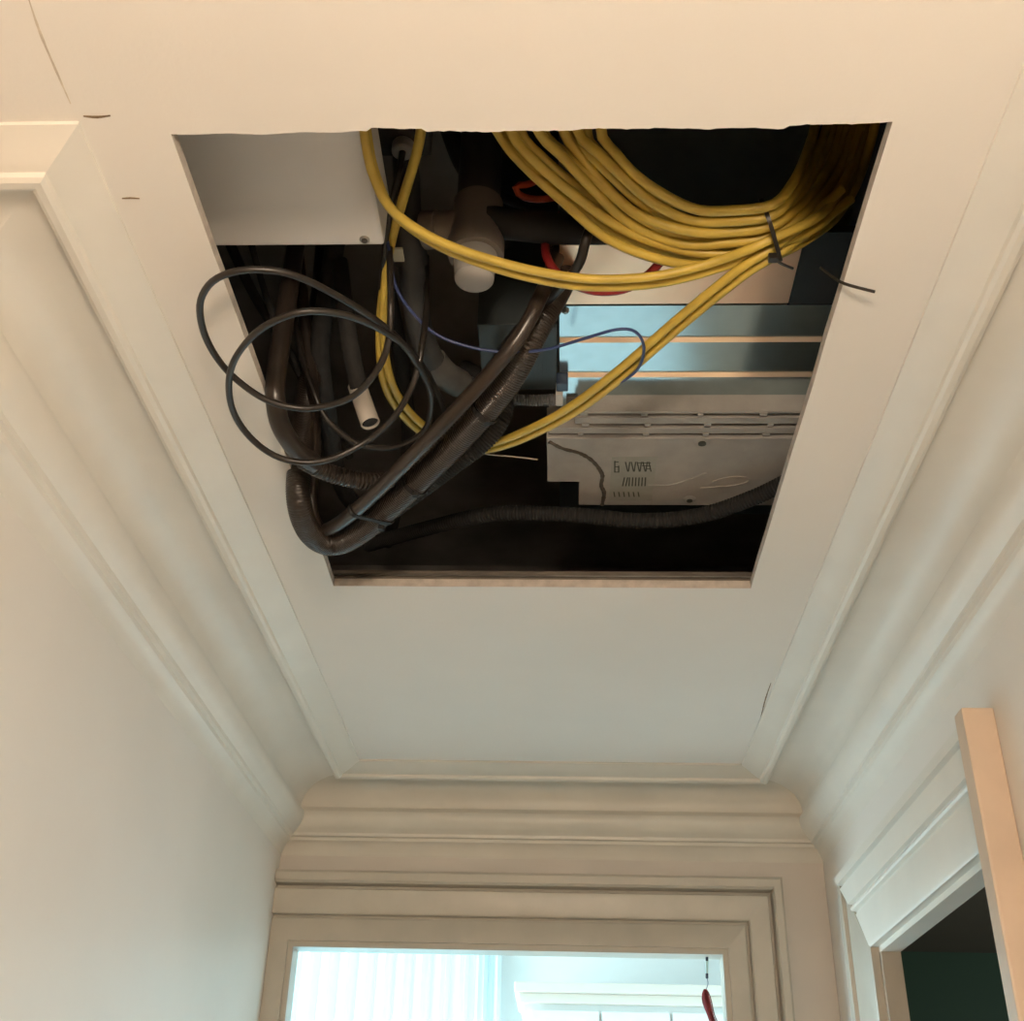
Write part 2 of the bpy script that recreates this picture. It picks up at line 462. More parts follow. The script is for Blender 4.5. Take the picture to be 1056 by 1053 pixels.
# ------------------------------------------------------------------ green room to the right
GY = 4.45; GX = XR + 0.03
tag(MB().box(GX + 0.09, 3.2, GY, GY + 0.1, 0, ZC + 0.3).obj('wall_green_far', GREEN), kind='structure')
tag(MB().box(GX + 0.075, GX + 0.085, YF + TF + 0.002, GY + 0.1, 0, ZC + 0.3).obj('wall_green_left', GREEN), kind='structure')
gs = MB()
gs.box(3.2, 3.3, 0.4, 2.2, 0, ZC + 0.3); gs.box(3.2, 3.3, 3.0, GY, 0, ZC + 0.3)
gs.box(3.2, 3.3, 2.2, 3.0, 0, 1.0); gs.box(3.2, 3.3, 2.2, 3.0, 2.0, ZC + 0.3)
tag(gs.obj('wall_green_side', GREEN), kind='structure')
w2 = empty('added_window_2', (3.25, 2.6, 1.0), kind='structure')  # unseen window with blind, added to go with the fill light
MB().box(3.28, 3.30, 2.2, 3.0, 1.0, 2.0).obj('added_blind', mat('grey_blind', (0.3, 0.3, 0.28), 0.9), w2)
tag(MB().box(GX, 3.2, 0.3, 0.4, 0, ZC + 0.3).obj('wall_green_near', GREEN), kind='structure')
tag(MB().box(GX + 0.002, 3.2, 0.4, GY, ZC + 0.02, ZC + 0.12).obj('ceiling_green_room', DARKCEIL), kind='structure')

# ------------------------------------------------------------------ bright room beyond the doorway
BY = 4.45; BZ = zz(1.02)
tag(MB().box(-2.0, 0.66, 2.626, 4.75, BZ, BZ + 0.1).obj('ceiling_bright_room', ROOMWHITE), kind='structure')
wb_ = MB()
WX0, WX1, WZ0, WZ1 = -1.18, -0.26, 0.85, zz(0.90)
wb_.box(-2.0, WX0, BY, BY + 0.12, 0, BZ); wb_.box(WX1, 0.66, BY, BY + 0.12, 0, BZ)
wb_.box(WX0, WX1, BY, BY + 0.12, 0, WZ0); wb_.box(WX0, WX1, BY, BY + 0.12, WZ1, BZ)
tag(wb_.obj('wall_bright_back', ROOMWHITE), kind='structure')
ws = MB()
ws.box(-2.0, -1.88, 2.626, 3.08, 0, BZ); ws.box(-2.0, -1.88, 4.32, BY, 0, BZ)
ws.box(-2.0, -1.88, 3.08, 4.32, 0, 0.6); ws.box(-2.0, -1.88, 3.08, 4.32, 2.4, BZ)
tag(ws.obj('wall_bright_side', ROOMWHITE), kind='structure')
tag(MB().box(0.62, 0.66, 2.626, BY, 0, BZ).obj('wall_bright_right', ROOMWHITE), kind='structure')
w1 = empty('window_1', ((WX0 + WX1) / 2, BY + 0.06, WZ0), kind='structure')
fr = MB()
fr.box(WX0, WX0 + 0.05, BY + 0.04, BY + 0.09, WZ0, WZ1); fr.box(WX1 - 0.05, WX1, BY + 0.04, BY + 0.09, WZ0, WZ1)
fr.box(WX0 + 0.05, WX1 - 0.05, BY + 0.04, BY + 0.09, WZ0, WZ0 + 0.05); fr.box(WX0 + 0.05, WX1 - 0.05, BY + 0.04, BY + 0.09, WZ1 - 0.05, WZ1)
fr.obj('window_frame', ROOMWHITE, w1)
# curtain with vertical folds
v = []; f = []; n = 150
for i in range(n + 1):
    x = WX0 - 0.05 + (WX1 - WX0 + 0.10) * i / n
    y = BY - 0.05 + 0.018 * math.sin(i * 0.62) + 0.006 * math.sin(i * 1.9)
    v += [(x, y, 0.2), (x, y, zz(0.97)), (x, y + 0.0012, 0.2), (x, y + 0.0012, zz(0.97))]
for i in range(n):
    b = i * 4
    f += [(b, b + 4, b + 5, b + 1), (b + 2, b + 3, b + 7, b + 6), (b, b + 2, b + 6, b + 4), (b + 1, b + 5, b + 7, b + 3)]
cu = link_mesh('curtain', v, f, CURTAIN, None, smooth=60)
tag(cu, 'pale sheer curtain hanging in the bright window beyond the end doorway', 'curtain')
nt = CURTAIN.node_tree; pb_ = nt.nodes['Principled BSDF']; tr = nt.nodes.new('ShaderNodeBsdfTransparent'); mx = nt.nodes.new('ShaderNodeMixShader')
tr.inputs[0].default_value = (0.95, 0.99, 1, 1); mx.inputs[0].default_value = 0.45
nt.links.new(pb_.outputs[0], mx.inputs[1]); nt.links.new(tr.outputs[0], mx.inputs[2]); nt.links.new(mx.outputs[0], nt.nodes['Material Output'].inputs[0])
MB().box(-1.30, 0.60, BY - 0.06, BY - 0.04, zz(0.97), zz(0.985)).obj('curtain_track', ROOMWHITE, cu)

cb = empty('wardrobe', (0.24, BY - 0.30, 0), 'tall white wardrobe with a moulded top edge in the bright room', 'wardrobe')
CZ = zz(0.625); CX0, CX1 = -0.145, 0.61
MB().box(CX0 + 0.03, CX1 - 0.03, BY - 0.52, BY - 0.10, 0.0, CZ - 0.06).obj('body', ROOMWHITE, cb)
WTOP = mat('cream_lacquer', (0.80, 0.72, 0.64), 0.5)
MB().box(CX0, CX1, BY - 0.56, BY - 0.10, CZ - 0.03, CZ).obj('cornice', WTOP, cb, bevel=0.006)
MB().box(CX0 + 0.015, CX1 - 0.015, BY - 0.54, BY - 0.10, CZ - 0.06, CZ - 0.03).obj('frieze', WTOP, cb, bevel=0.004)
for k in range(3):
    x0 = CX0 + 0.05 + k * (CX1 - CX0 - 0.1) / 3
    dr = MB().box(x0 + 0.004, x0 + (CX1 - CX0 - 0.1) / 3 - 0.004, BY - 0.54, BY - 0.52, 0.08, CZ - 0.08).obj('door', ROOMWHITE, cb, bevel=0.003)
    MB().lathe((x0 + 0.05, BY - 0.54, 1.05), (0, -1, 0), [(0.006, 0), (0.006, 0.012), (0.013, 0.018), (0.013, 0.026), (0.005, 0.031)], 12).obj('knob', STEEL, dr, smooth=40)

# ornament hanging in the doorway
OY = YF + 0.026
def Q(px, py, y):
    r = ray(px, py); p = r * (y / r.y); return Vector((p.x, p.y, p.z + Z0))
orn = empty('hanging_ornament', Q(729, 984, OY), 'dusty red tassel hanging on a blue beaded rod in the end doorway', 'ornament')
tube('cord', [Vector((Q(729, 984, OY).x, OY, DZ - 0.0125)), Q(729, 986, OY)], 0.0008, STEEL, orn, sides=6, step=.004)
MB().lathe(Q(729, 985, OY), Q(729, 991, OY) - Q(729, 985, OY), [(0.0022, 0), (0.003, .002), (0.003, .0115), (0.0022, .0135)], 10).obj('bead', NAVY, orn, smooth=40)
MB().lathe(Q(729, 991, OY), Q(729, 1003, OY) - Q(729, 991, OY), [(0.0026, 0), (0.0032, .002), (0.0032, .024), (0.0026, .027)], 10).obj('rod', CYAN, orn, smooth=40)
MB().lathe(Q(729, 1003, OY), Q(729, 1009, OY) - Q(729, 1003, OY), [(0.0022, 0), (0.003, .002), (0.003, .010), (0.0022, .012)], 10).obj('bead', NAVY, orn, smooth=40)
tube('thread', [Q(729, 1008, OY), Q(730, 1015, OY), Q(727, 1023, OY)], 0.0007, BLUE, orn, sides=6, step=.004)
tz = MB()
for k in range(26):
    a = random.uniform(0, 6.28); rr = random.uniform(0.1, 1)
    pts = []
    for px, py, w in ((727, 1021, .3), (728, 1027, 1.0), (730, 1036, 1.15), (733, 1046, .9), (737, 1058, 1.0), (740, 1075, 1.1)):
        c = Q(px, py, OY)
        pts.append(c + Vector((math.cos(a) * rr * w * 0.0105, math.sin(a) * rr * w * 0.0105, random.uniform(-.002, .002))))
    vv, ff = tube_geo(spline(pts, 0.008), 0.0012, 5); tz.add(vv, ff)
o = tz.obj('tassel', TASSEL, orn, smooth=60); tag(o, kind='stuff')
hk = MB().lathe(Q(707, 983.5, OY) + Vector((-0.014, 0, 0)), (1, 0, 0), [(0.0015, 0), (0.0028, .004), (0.0028, .024), (0.0015, .028)], 8)
tag(hk.obj('door_hook', NAVY, None, smooth=40), 'small dark hook under the head of the end doorway', 'hook')

# small smoke detector on the green room's wall
gd = empty('wall_sensor', Q(984, 973, GY), 'small pale sensor high on the dark green wall', 'sensor')
MB().lathe(Q(984, 973, GY), (0, -1, 0), [(0.028, 0), (0.028, .010), (0.022, .018), (0.010, .022)], 20).obj('body', WHITEP, gd, smooth=40)

# ------------------------------------------------------------------ hall lamp (behind and left of the camera)
lm = empty('ceiling_lamp', (LAMP_LOC[0], LAMP_LOC[1], ZC), 'round warm glass pendant lamp in the hall behind the viewer', 'lamp')
MB().lathe((LAMP_LOC[0], LAMP_LOC[1], ZC), (0, 0, -1), [(0.06, 0), (0.06, .02), (0.012, .03), (0.012, .36), (0.03, .37), (0.03, .40)], 24).obj('stem', STEEL, lm, smooth=40)
gp = [(0.03, .395)] + [(0.115 * math.sin(t), .50 - 0.115 * math.cos(t)) for t in [0.3 + k * 0.28 for k in range(10)]] + [(0.005, .615)]
gl = MB().lathe((LAMP_LOC[0], LAMP_LOC[1], ZC), (0, 0, -1), gp, 24).obj('shade', LAMPM, lm, smooth=60)
# ================================================================== things in the ceiling void
# ---- grey equipment box hung at the near left
bz = ZC + 0.10
c1 = U(393, 253, 0.10)
bx1, by1 = c1.x, c1.y
bx0, by0 = -0.52, 0.62
eb = empty('equipment_box', ((bx0 + bx1) / 2, (by0 + by1) / 2, bz), 'pale grey metal equipment box hung in the near left of the hatch', 'box')
MB().box(bx0, bx1 + 0.004, by0, by1, bz, bz + 0.075).obj('body', GREYB, eb, bevel=0.004)
sp = U(376, 247, 0.10)
MB().lathe((sp.x, sp.y, bz), (0, 0, -1), [(0.0058, 0), (0.0058, .0008), (0.0046, .0016)], 16).obj('washer', STEEL, eb, smooth=30)
MB().lathe((sp.x, sp.y, bz - 0.0016), (0, 0, -1), [(0.0036, 0), (0.0036, .0012), (0.0022, .0022)], 8).obj('screw', SEAL, eb)
for x, y in ((bx0 + .03, by0 + .05), (bx0 + .03, by1 - .04), (bx1 - .06, by0 + .05), (bx1 - .06, by1 - .05)):
    MB().lathe((x, y, bz + 0.073), (0, 0, 1), [(0.004, 0), (0.004, ZT - bz - 0.073)], 8).obj('hanger_rod', STEEL, eb, smooth=40)

# ---- small terminal with a round pale gland
tp = U(415, 158, 0.20)
tb = empty('terminal_box', (tp.x, tp.y, tp.z), 'round pale cable terminal on a dark block beside the equipment box', 'terminal')
MB().box(tp.x - .026, tp.x + .03, tp.y - .06, tp.y + .016, tp.z + 0.014, ZT).obj('block', BLACKM, tb)
MB().lathe((tp.x, tp.y, tp.z + .014), (0, 0, -1), [(0.0125, 0), (0.0125, .012), (0.0105, .014), (0.0045, .014), (0.004, .006)], 20).obj('gland', PVCW, tb, smooth=30)
tube('lead', [Vector((tp.x, tp.y, tp.z + .008)), U(412, 175, .18), U(405, 205, .16), U(399, 240, .14), U(395, 280, .13), U(392, 330, .14), U(400, 372, .17)], .0038, BLACK, tb)

# ---- lagged dark pipe on the left centre
lp = empty('lagged_pipe', U(430, 330, .16), 'dark grey lagged pipe with a taped joint bending behind the hoses', 'pipe')
tube('pipe', [U(418, 150, .30), U(420, 200, .24), U(423, 260, .18), U(428, 310, .155), U(436, 350, .14), U(452, 380, .135), U(478, 398, .15), U(505, 408, .19)], .0165, LAG, lp, sides=16)
tube('joint', [U(422, 236, .20), U(423, 255, .185), U(424, 272, .175)], .0205, LAG, lp, sides=16)
tube('bend_sleeve', [U(446, 372, .137), U(458, 386, .136), U(474, 396, .148)], .0195, mat('worn_lagging', (.115, .11, .10), .6, noise=.3, nscale=40), lp, sides=16)
a_, b_ = U(404, 257, .145), U(417, 270, .145)
MB().box(a_.x, b_.x, a_.y, b_.y, a_.z, a_.z + .003).obj('paper_tag', mat('paper_tag', (.46, .44, .34), .8), lp)

# ---- capped waste pipe pointing down
wp_c = U(489, 290, .10)
wp = empty('waste_pipe', wp_c, 'grey brown plastic waste pipe with a pale end cap pointing down', 'pipe')
zb = wp_c.z
MB().lathe((wp_c.x, wp_c.y, zb), (0, 0, 1), [(0.019, 0), (0.0228, .003), (0.0255, .038)], 28).obj('end_cap', PVCW, wp, smooth=40)
MB().lathe((wp_c.x, wp_c.y, zb + .038), (0, 0, 1), [(0.0265, 0), (0.032, .0), (0.0335, .004), (0.0335, .022), (0.031, .028), (0.030, .085)], 28).obj('socket', PVC, wp, smooth=40)
MB().lathe((wp_c.x, wp_c.y, zb + .123), (0, 0, 1), [(0.0265, 0), (0.0265, ZT - zb - .123)], 24).obj('riser', LAG, wp, smooth=40)
MB().lathe((wp_c.x - .012, wp_c.y, zb + .088), (-1, 0.25, 0.1), [(0.020, 0), (0.020, .035), (0.023, .037), (0.023, .055)], 20).obj('branch', PVC, wp, smooth=40)

# ---- dark horizontal pipe behind the waste pipe
hpz = .185
tag(tube('cross_pipe', [U(500, 228, hpz), U(545, 233, hpz), U(590, 238, hpz), U(640, 243, hpz), U(700, 249, hpz)], .019, DEEP, None, sides=16),
    'dark horizontal pipe running under the yellow coil', 'pipe')

# ---- air handling unit on the right
ux0 = U(577, 360, .17).x; ux1 = 0.47
uy = {k: U(640, k, .17).y for k in (250, 311, 313, 347, 383, 415)}
uz = ZC + .17
au = empty('air_handling_unit', ((ux0 + ux1) / 2, uy[347], uz), 'galvanised air handling unit with a grey drain pan behind the yellow cables', 'air unit')
MB().box(ux0, ux1, uy[250], 1.66, uz + .004, uz + .26).obj('casing', GALV, au)
pxr = U(820, 280, .17).x
MB().box(ux0, pxr, uy[250], uy[311], uz - .004, uz + .004).obj('beige_plate', PEACH, au)
MB().box(pxr + .001, ux1, uy[250] - .02, uy[311], uz - .006, uz + .004).obj('end_block', DEEP, au)
ys = [uy[313], uy[347], uy[383], uy[415] + .02]
for k in range(3):
    MB().box(ux0, ux1, ys[k] + (.004 if k else 0), ys[k + 1] - .004, uz - .004, uz + .004).obj('underside_panel', GALV, au)
FOLD = mat('folded_edge_warm_glint', (0.97, 0.82, 0.64), 0.3, metal=1.0)  # warm lamp reflection put into the steel's base colour
for k in (1, 2):
    y = ys[k]
    v = [(x, yy, z) for x in (ux0, ux1) for yy, z in ((y - .004, uz + .003), (y - .0035, uz - .0045), (y + .001, uz - .0095), (y + .004, uz + .003))]
    link_mesh('folded_seam', v, [(0, 1, 5, 4), (1, 2, 6, 5), (2, 3, 7, 6), (0, 3, 2, 1), (4, 5, 6, 7), (0, 4, 7, 3)], FOLD, au)
s_ = U(583, 320, .166)
MB().lathe((s_.x, s_.y, uz - .004), (0, 0, -1), [(0.005, 0), (0.005, .002), (0.0025, .005)], 6).obj('bolt', STEEL, au)
MB().box(ux0 + .002, ux0 + .008, uy[250] + .1, 1.3, uz + .26, ZT).obj('hanger_strap', STEEL, au)
MB().box(ux1 - .008, ux1 - .002, uy[250] + .1, 1.3, uz + .26, ZT).obj('hanger_strap', STEEL, au)

# drain pan: stepped near side, then a flat underside with a stepped corner
pd = .135; pz = ZC + pd
P_ = lambda x, y: U(x, y, pd)
y_a = U(640, 416, .165).y
pan_y0 = P_(640, 452).y
px0 = P_(564, 470).x; px1_ = P_(597, 505).x
pan_y1 = P_(600, 497).y; pan_y2 = P_(640, 521).y
pan = MB().poly_prism([(px0, pan_y0), (px0, pan_y1), (px1_, pan_y1), (px1_, pan_y2), (ux1, pan_y2), (ux1, pan_y0)], pz, uz + .02).obj('drain_pan', PAN, au, bevel=0.0015)
LD = .1375
for k, (ya, yb) in enumerate([(424.5, 426.5), (431, 437), (441.5, 447)]):
    x0 = U([596, 593, 566][k], (ya + yb) / 2, LD).x
    MB().box(x0, ux1, U(640, ya, LD).y, U(640, yb, LD).y, ZC + LD, uz + .02).obj('pan_lip', PAN, au)
    for cx in (600, 664, 725, 790):       # clips bridging the grooves
        q = U(cx + (k % 2) * 3 + random.uniform(-3, 3), yb + 1.0, LD)
        MB().box(q.x - random.uniform(.003, .006), q.x + random.uniform(.003, .006), q.y - .0042, q.y + .0028, q.z - .0010, q.z + .010).obj('lip_clip', PAN, au)
MB().box(px1_ - .02, ux1, U(640, 426, LD).y, pan_y0 + .004, ZC + .160, uz + .015).obj('groove_back', SEAL, au)
# sealant seam
sl = [(566, 455), (580, 462), (598, 467), (612, 476), (621, 489), (620, 500), (623, 508), (621, 520)]
pts = spline([P_(*q) - Vector((0, 0, .0004)) for q in sl], .003)
vv, ff = tube_geo(pts, [(.0024 + .0012 * random.random()) for _ in pts], 7)
link_mesh('sealant_seam', vv, ff, SEAL, au, smooth=60)
for (sx, sy, r_) in ((724, 456, .0095), (711, 515, .0075)):
    q = P_(sx, sy)
    MB().lathe((q.x, q.y, pz + .001), (0, 0, -1), [(r_ * 1.35, 0), (r_ * 1.35, .0015), (r_ * .75, .003), (r_ * .6, .003)], 18).obj('screw_boss', PAN, au, smooth=30)
    MB().lathe((q.x, q.y, pz - .002), (0, 0, -1), [(r_ * .6, 0), (r_ * .6, .0016), (r_ * .3, .0018)], 14).obj('screw_hole', PRINT, au, smooth=30)
# raised swoosh mouldings on the pan
for l in ([(668, 500), (690, 500), (712, 494), (728, 488)], [(722, 503), (740, 502), (760, 500), (772, 496), (768, 492), (750, 492), (735, 497)]):
    pts = spline([P_(*q) for q in l], .004)
    vv, ff = tube_geo(pts, .0013, 6); link_mesh('raised_marking', vv, ff, PAN, au, smooth=60)
# the sticker with print too blurred to read
la, lb = P_(631, 471), P_(672, 516)
lab = MB().box(la.x, lb.x, la.y, lb.y, pz - .0006, pz).obj('sticker', LABELM, au)
pr = MB()
def stroke(x0, y0, x1, y1, w):
    a = P_(x0, y0); b = P_(x1, y1)
    d = (b - a); s = Vector((-d.y, d.x, 0)).normalized() * w * .85
    z = pz - .0008
    pr.add([(q.x, q.y, zz_) for zz_ in (z, z + .0004) for q in (a - s, a + s, b + s, b - s)],
           [(0, 1, 2, 3), (4, 5, 6, 7), (0, 1, 5, 4), (1, 2, 6, 5), (2, 3, 7, 6), (3, 0, 4, 7)])
for y in (476, 481, 486.5): stroke(633.5, y, 638, y, .0012)
stroke(634, 475, 634, 487, .0012); stroke(638, 480, 638, 487, .0012)
for k in range(9):
    x = 645 + k * 3.0
    stroke(x + (1.5 if k % 2 else 0), 476, x + (0 if k % 2 else 2.4), 486, .0011)
for k in range(3): stroke(658 + k * 4, 477 + k * 3, 671, 477 + k * 3.2, .0010)
for k in range(8):
    x = 642 + k * 3.3
    stroke(x + (2 if k < 2 else .6), 492, x, 501, .0012)
for k in range(6): stroke(633 + k * 5, 507, 634 + k * 5, 512, .0011)
pr.obj('print', PRINT, lab)

# ---- dark control box left of the unit
ka, kb = U(492, 335, .165), U(575, 402, .165)
kx = empty('control_box', ((ka.x + kb.x) / 2, (ka.y + kb.y) / 2, ka.z), 'dark slate control box with fine ribs beside the galvanised unit', 'box')
MB().box(ka.x, kb.x, ka.y, kb.y, ka.z, ZT).obj('body', TEAL, kx, bevel=.002)
for k in range(7):
    x = kb.x - .004 - k * .0058
    MB().box(x - .0016, x + .0010, ka.y + .004, kb.y - .012, ka.z - .002, ka.z + .001).obj('rib', TEAL, kx)
dh = empty('drain_hose', U(550, 412, .15), 'grey corrugated drain hose ending in a white clip at the drain pan', 'hose')
tube('hose', [U(495, 408, .17), U(520, 411, .155), U(550, 413, .15), U(573, 412, .15)], .0085, mat('grey_corrugated', (.14, .14, .14), .5), dh, rib=(.004, .0016), sides=14)
q = U(576, 410, .148)
MB().box(q.x - .004, q.x + .006, q.y - .014, q.y + .012, q.z - .006, q.z + .016).obj('clip', WHITEP, dh, bevel=.0015)
MB().box(q.x - .003, q.x + .013, q.y - .034, q.y - .016, q.z - .002, q.z + .018).obj('connector', NAVY, dh, bevel=.0015)

# ---- yellow cables
yc = empty('yellow_cable_coil', U(740, 180, .10), 'thick coil of yellow cable hanging in the hatch with two loose doubled runs', 'cable coil')
ST = [((640, 60), (468, 60), .17), ((621, 133), (506, 133), .145), ((635, 158), (535, 165), .13), ((655, 180), (578, 205), .115), ((684, 200), (628, 247), .10),
      ((720, 213), (690, 271), .092), ((756, 217), (745, 273), .09), ((797, 211), (798, 264), .09), ((818, 188), (843, 240), .125), ((830, 163), (868, 216), .18), ((838, 130), (890, 172), .25),
      ((845, 80), (905, 95), .31), ((800, 25), (850, 0), .32), ((730, 0), (715, -50), .29), ((665, 10), (560, -20), .23)]
NS = 11
for s in range(NS):
    base = s / (NS - 1)
    ph = random.uniform(0, 6.28); amp = 0.055
    pts = []
    for i, (a, b, dz) in enumerate(ST):
        tgt = min(1.0, max(0.0, base + amp * math.sin(ph + i * 1.15)))
        if i in (6, 7): tgt = base
        zoff = (0.011 if s % 2 else 0.0) + 0.006 * math.sin(ph * 1.7 + i * .9)
        if i in (6, 7): zoff = (0.009 if s % 2 else 0.0)
        pts.append(U(a[0] + (b[0] - a[0]) * tgt, a[1] + (b[1] - a[1]) * tgt, dz + zoff))
    P = pts[-2:] + pts + pts[:3]
    sp_ = spline(P, .011)
    # cut the doubled ends so that the loop closes on itself
    k0 = min(range(len(sp_)), key=lambda k: (sp_[k] - pts[0]).length if k < len(sp_) // 2 else 9)
    k1 = min(range(len(sp_)), key=lambda k: (sp_[k] - pts[0]).length if k > len(sp_) // 2 else 9)
    vv, ff = tube_geo(sp_[k0:k1], .0056, 10, closed=True)
    link_mesh('cable_loop', vv, ff, YELLOW, yc, smooth=60)
RA = [(372, 92, .125), (376, 137, .10), (385, 180, .085), (405, 217, .075), (450, 247.5, .068), (510, 269, .064), (570, 283, .062), (620, 288, .062), (680, 284, .066), (740, 269, .074), (795, 247, .08), (850, 218, .12), (880, 170, .22)]
RB = [(374, 92, .14), (378, 137, .113), (387, 180, .098), (407, 220, .085), (452, 253, .074), (511, 276.5, .067), (570, 291, .065), (620, 296, .065), (680, 292, .07), (740, 277, .078), (795, 256, .09), (850, 228, .125), (880, 180, .225)]
RC = [(868, 195, .15), (835, 225, .115), (800, 254, .085), (763, 277, .073), (701, 327, .062), (641, 379, .052), (591, 417.5, .05), (546, 442.5, .055), (505, 457.5, .07), (470, 456, .09), (436, 438, .10), (412, 411, .10), (400, 381, .10), (395.5, 340, .11), (396.5, 300, .12), (401, 262, .135), (413, 213, .15), (431, 150, .17), (437, 100, .19)]
RD = [(878, 205, .155), (840, 234, .12), (804, 261, .088), (767, 284, .076), (705, 334, .066), (645, 386, .056), (594.5, 424, .054), (548.5, 448.5, .058), (507, 463, .073), (468, 463, .094), (431, 443, .105), (406, 416, .105), (394, 385, .105), (391.5, 340, .115), (395, 300, .13), (400, 262, .147), (414, 213, .165), (432, 150, .187), (438, 100, .21)]
for l in (RA, RB, RC, RD): tube('cable_run', pix(l), .0053, YELLOW, yc)

def tie_band(name, centre, axis, ra, rb, label, tail=None, w=.0045, group=None):
    """closed strap round a bundle; ra/rb half axes across the bundle; axis = bundle direction"""
    axis = Vector(axis).normalized(); up = Vector((0, 0, 1)); up = (up - axis * up.dot(axis)).normalized(); sd = axis.cross(up)
    r = empty(name, centre, label, 'cable tie', group)
    v = []; f = []; n = 40
    sq = lambda x: math.copysign(abs(x) ** 0.6, x)
    for k in range(n):
        t = 2 * math.pi * k / n
        for rr, aa in ((1, -w / 2), (1, w / 2)):
            v.append(centre + sd * sq(math.cos(t)) * ra + up * sq(math.sin(t)) * rb + axis * aa)
        for aa in (-w / 2, w / 2):
            v.append(centre + sd * sq(math.cos(t)) * (ra + .0016) + up * sq(math.sin(t)) * (rb + .0016) + axis * aa)
    for k in range(n):
        a = k * 4; b = ((k + 1) % n) * 4
        f += [(a, a + 1, b + 1, b), (a + 2, b + 2, b + 3, a + 3), (a, b, b + 2, a + 2), (a + 1, a + 3, b + 3, b + 1)]
    link_mesh('strap', v, f, BLACK, r, smooth=40)
    if tail:
        h0 = tail[0]
        MB().box(h0.x - .005, h0.x + .005, h0.y - .004, h0.y + .004, h0.z - .004, h0.z + .004).obj('head', BLACK, r, bevel=.001)
        tube('tail', tail, .0016, BLACK, r, sides=6, step=.004)
    return r
ctr = (U(795, 211, .092) + U(795, 268, .088)) / 2 + Vector((0, 0, .004))
ax = U(822, 225, .10) - U(770, 245, .09)
tie_band('cable_tie', ctr, ax, .0355, .023, 'black cable tie pinching the yellow coil together', [U(797, 266, .062), U(806, 272, .056), U(818, 277, .054)])
tt = empty('cable_tie', U(870, 292, -.002), 'loose black tie tail poking over the right edge of the hatch', 'cable tie')
tube('tail', [U(846, 276, .03), U(862, 288, .006), U(872, 293, -.006), U(886, 297, -.010), U(902, 301, -.012)], .0017, BLACK, tt, sides=6, step=.005)

# ---- black hoses and conduits
H_LOW = [(338, 240, .40), (332, 300, .31), (324, 360, .22), (316, 420, .12), (310, 470, .03), (308, 515, -.034), (319, 548, -.052), (341, 561, -.052), (371, 549, -.044), (420, 506, -.022), (478, 449, .008), (524, 394, .042), (556, 335, .09), (582, 286, .16), (600, 240, .26)]
H_SLIM = [(306, 250, .36), (312, 310, .27), (319, 370, .19), (324, 430, .10), (323, 485, .02), (321, 525, -.030), (329, 545, -.042), (342, 544, -.046), (366, 527, -.051), (400, 495, -.046), (445, 449.5, -.027), (491.5, 400, .002), (534, 349, .043), (560, 300, .1), (580, 250, .2)]
tag(tube('conduit_hose', pix([(320, 200, .36), (306, 250, .25), (298, 300, .15), (290, 350, .07), (285, 385, .022), (284, 412, -.012), (290, 440, -.028), (306, 464, -.034), (325, 479, -.034)]), .0118, HOSE, None, sides=16),
    'smooth dark hose arching out over the left edge of the hatch', 'hose', 'black hoses hanging from the hatch')
tag(tube('conduit_hose', pix([(312, 474, -.034), (335, 486, -.034), (362, 494, -.032), (383, 496, -.026), (404, 494, -.010), (430, 475, .012), (465, 440, .035), (505, 392, .065), (540, 345, .10), (562, 300, .15), (578, 255, .23)]), .0118, HOSE, None, sides=16, rib=(.0052, .0016)),
    'corrugated black conduit sleeve with a shiny bend joining the tied bundle', 'hose', 'black hoses hanging from the hatch')
tag(tube('conduit_hose', pix(H_LOW), .0162, HOSE, None, sides=22, rib=(.0030, .0004)),
    'thickest corrugated hose making the lowest U-bend of the bundle', 'hose', 'black hoses hanging from the hatch')
tag(tube('conduit_hose', pix(H_SLIM), .0092, HOSE, None, sides=14),
    'slim smooth tube shining along the inside of the tied bundle', 'hose', 'black hoses hanging from the hatch')
tag(tube('conduit_hose', pix([(402, 528, .0), (430, 508, .012), (470, 478, .03), (500, 455, .05), (517, 432, .075), (519, 412, .11), (505, 395, .17), (480, 380, .26)]), .0125, BLACKM, None, sides=16, rib=(.0042, .0012)),
    'short black corrugated hose curling back behind the tied bundle', 'hose', 'black hoses hanging from the hatch')
tag(tube('conduit_hose', pix([(380, 562, .16), (440, 545, .125), (510, 530, .11), (590, 531, .10), (660, 537, .095), (720, 532, .095), (780, 512, .10), (840, 482, .115), (930, 440, .15)]), .0125, DEEP, None, sides=16, rib=(.005, .0012)),
    'black corrugated conduit sweeping across below the grey drain pan', 'hose', 'black hoses hanging from the hatch')
back = [([(255, 230, .30), (262, 262, .25), (283, 330, .20), (310, 390, .17), (318, 440, .20), (316, 500, .26)], .0045, 'thin dark cable slanting under the grey box on the left'),
        ([(232, 240, .32), (260, 300, .27), (290, 350, .23), (330, 420, .2), (360, 470, .25)], .007, 'dark tube slanting behind the thick hose on the left'),
        ([(350, 225, .34), (338, 300, .25), (330, 360, .20), (338, 430, .16), (352, 500, .18), (380, 540, .24)], .0135, 'black lagged tube hanging behind the cable loops'),
        ([(400, 300, .33), (415, 380, .3), (420, 470, .3), (400, 560, .34)], .012, 'black tube far back in the void behind the cable loops'),
        ([(480, 130, .36), (500, 165, .30), (515, 200, .26), (535, 212, .24), (550, 240, .3)], .006, 'thin dark purple cable beside the orange cable'),
        ([(462, 130, .36), (478, 170, .32), (505, 210, .28), (520, 250, .3)], .012, 'black tube curving behind the waste pipe')]
for l, r_, lab_ in back: tag(tube('void_tube', pix(l), r_, BLACKM, None, sides=12), lab_, 'tube')
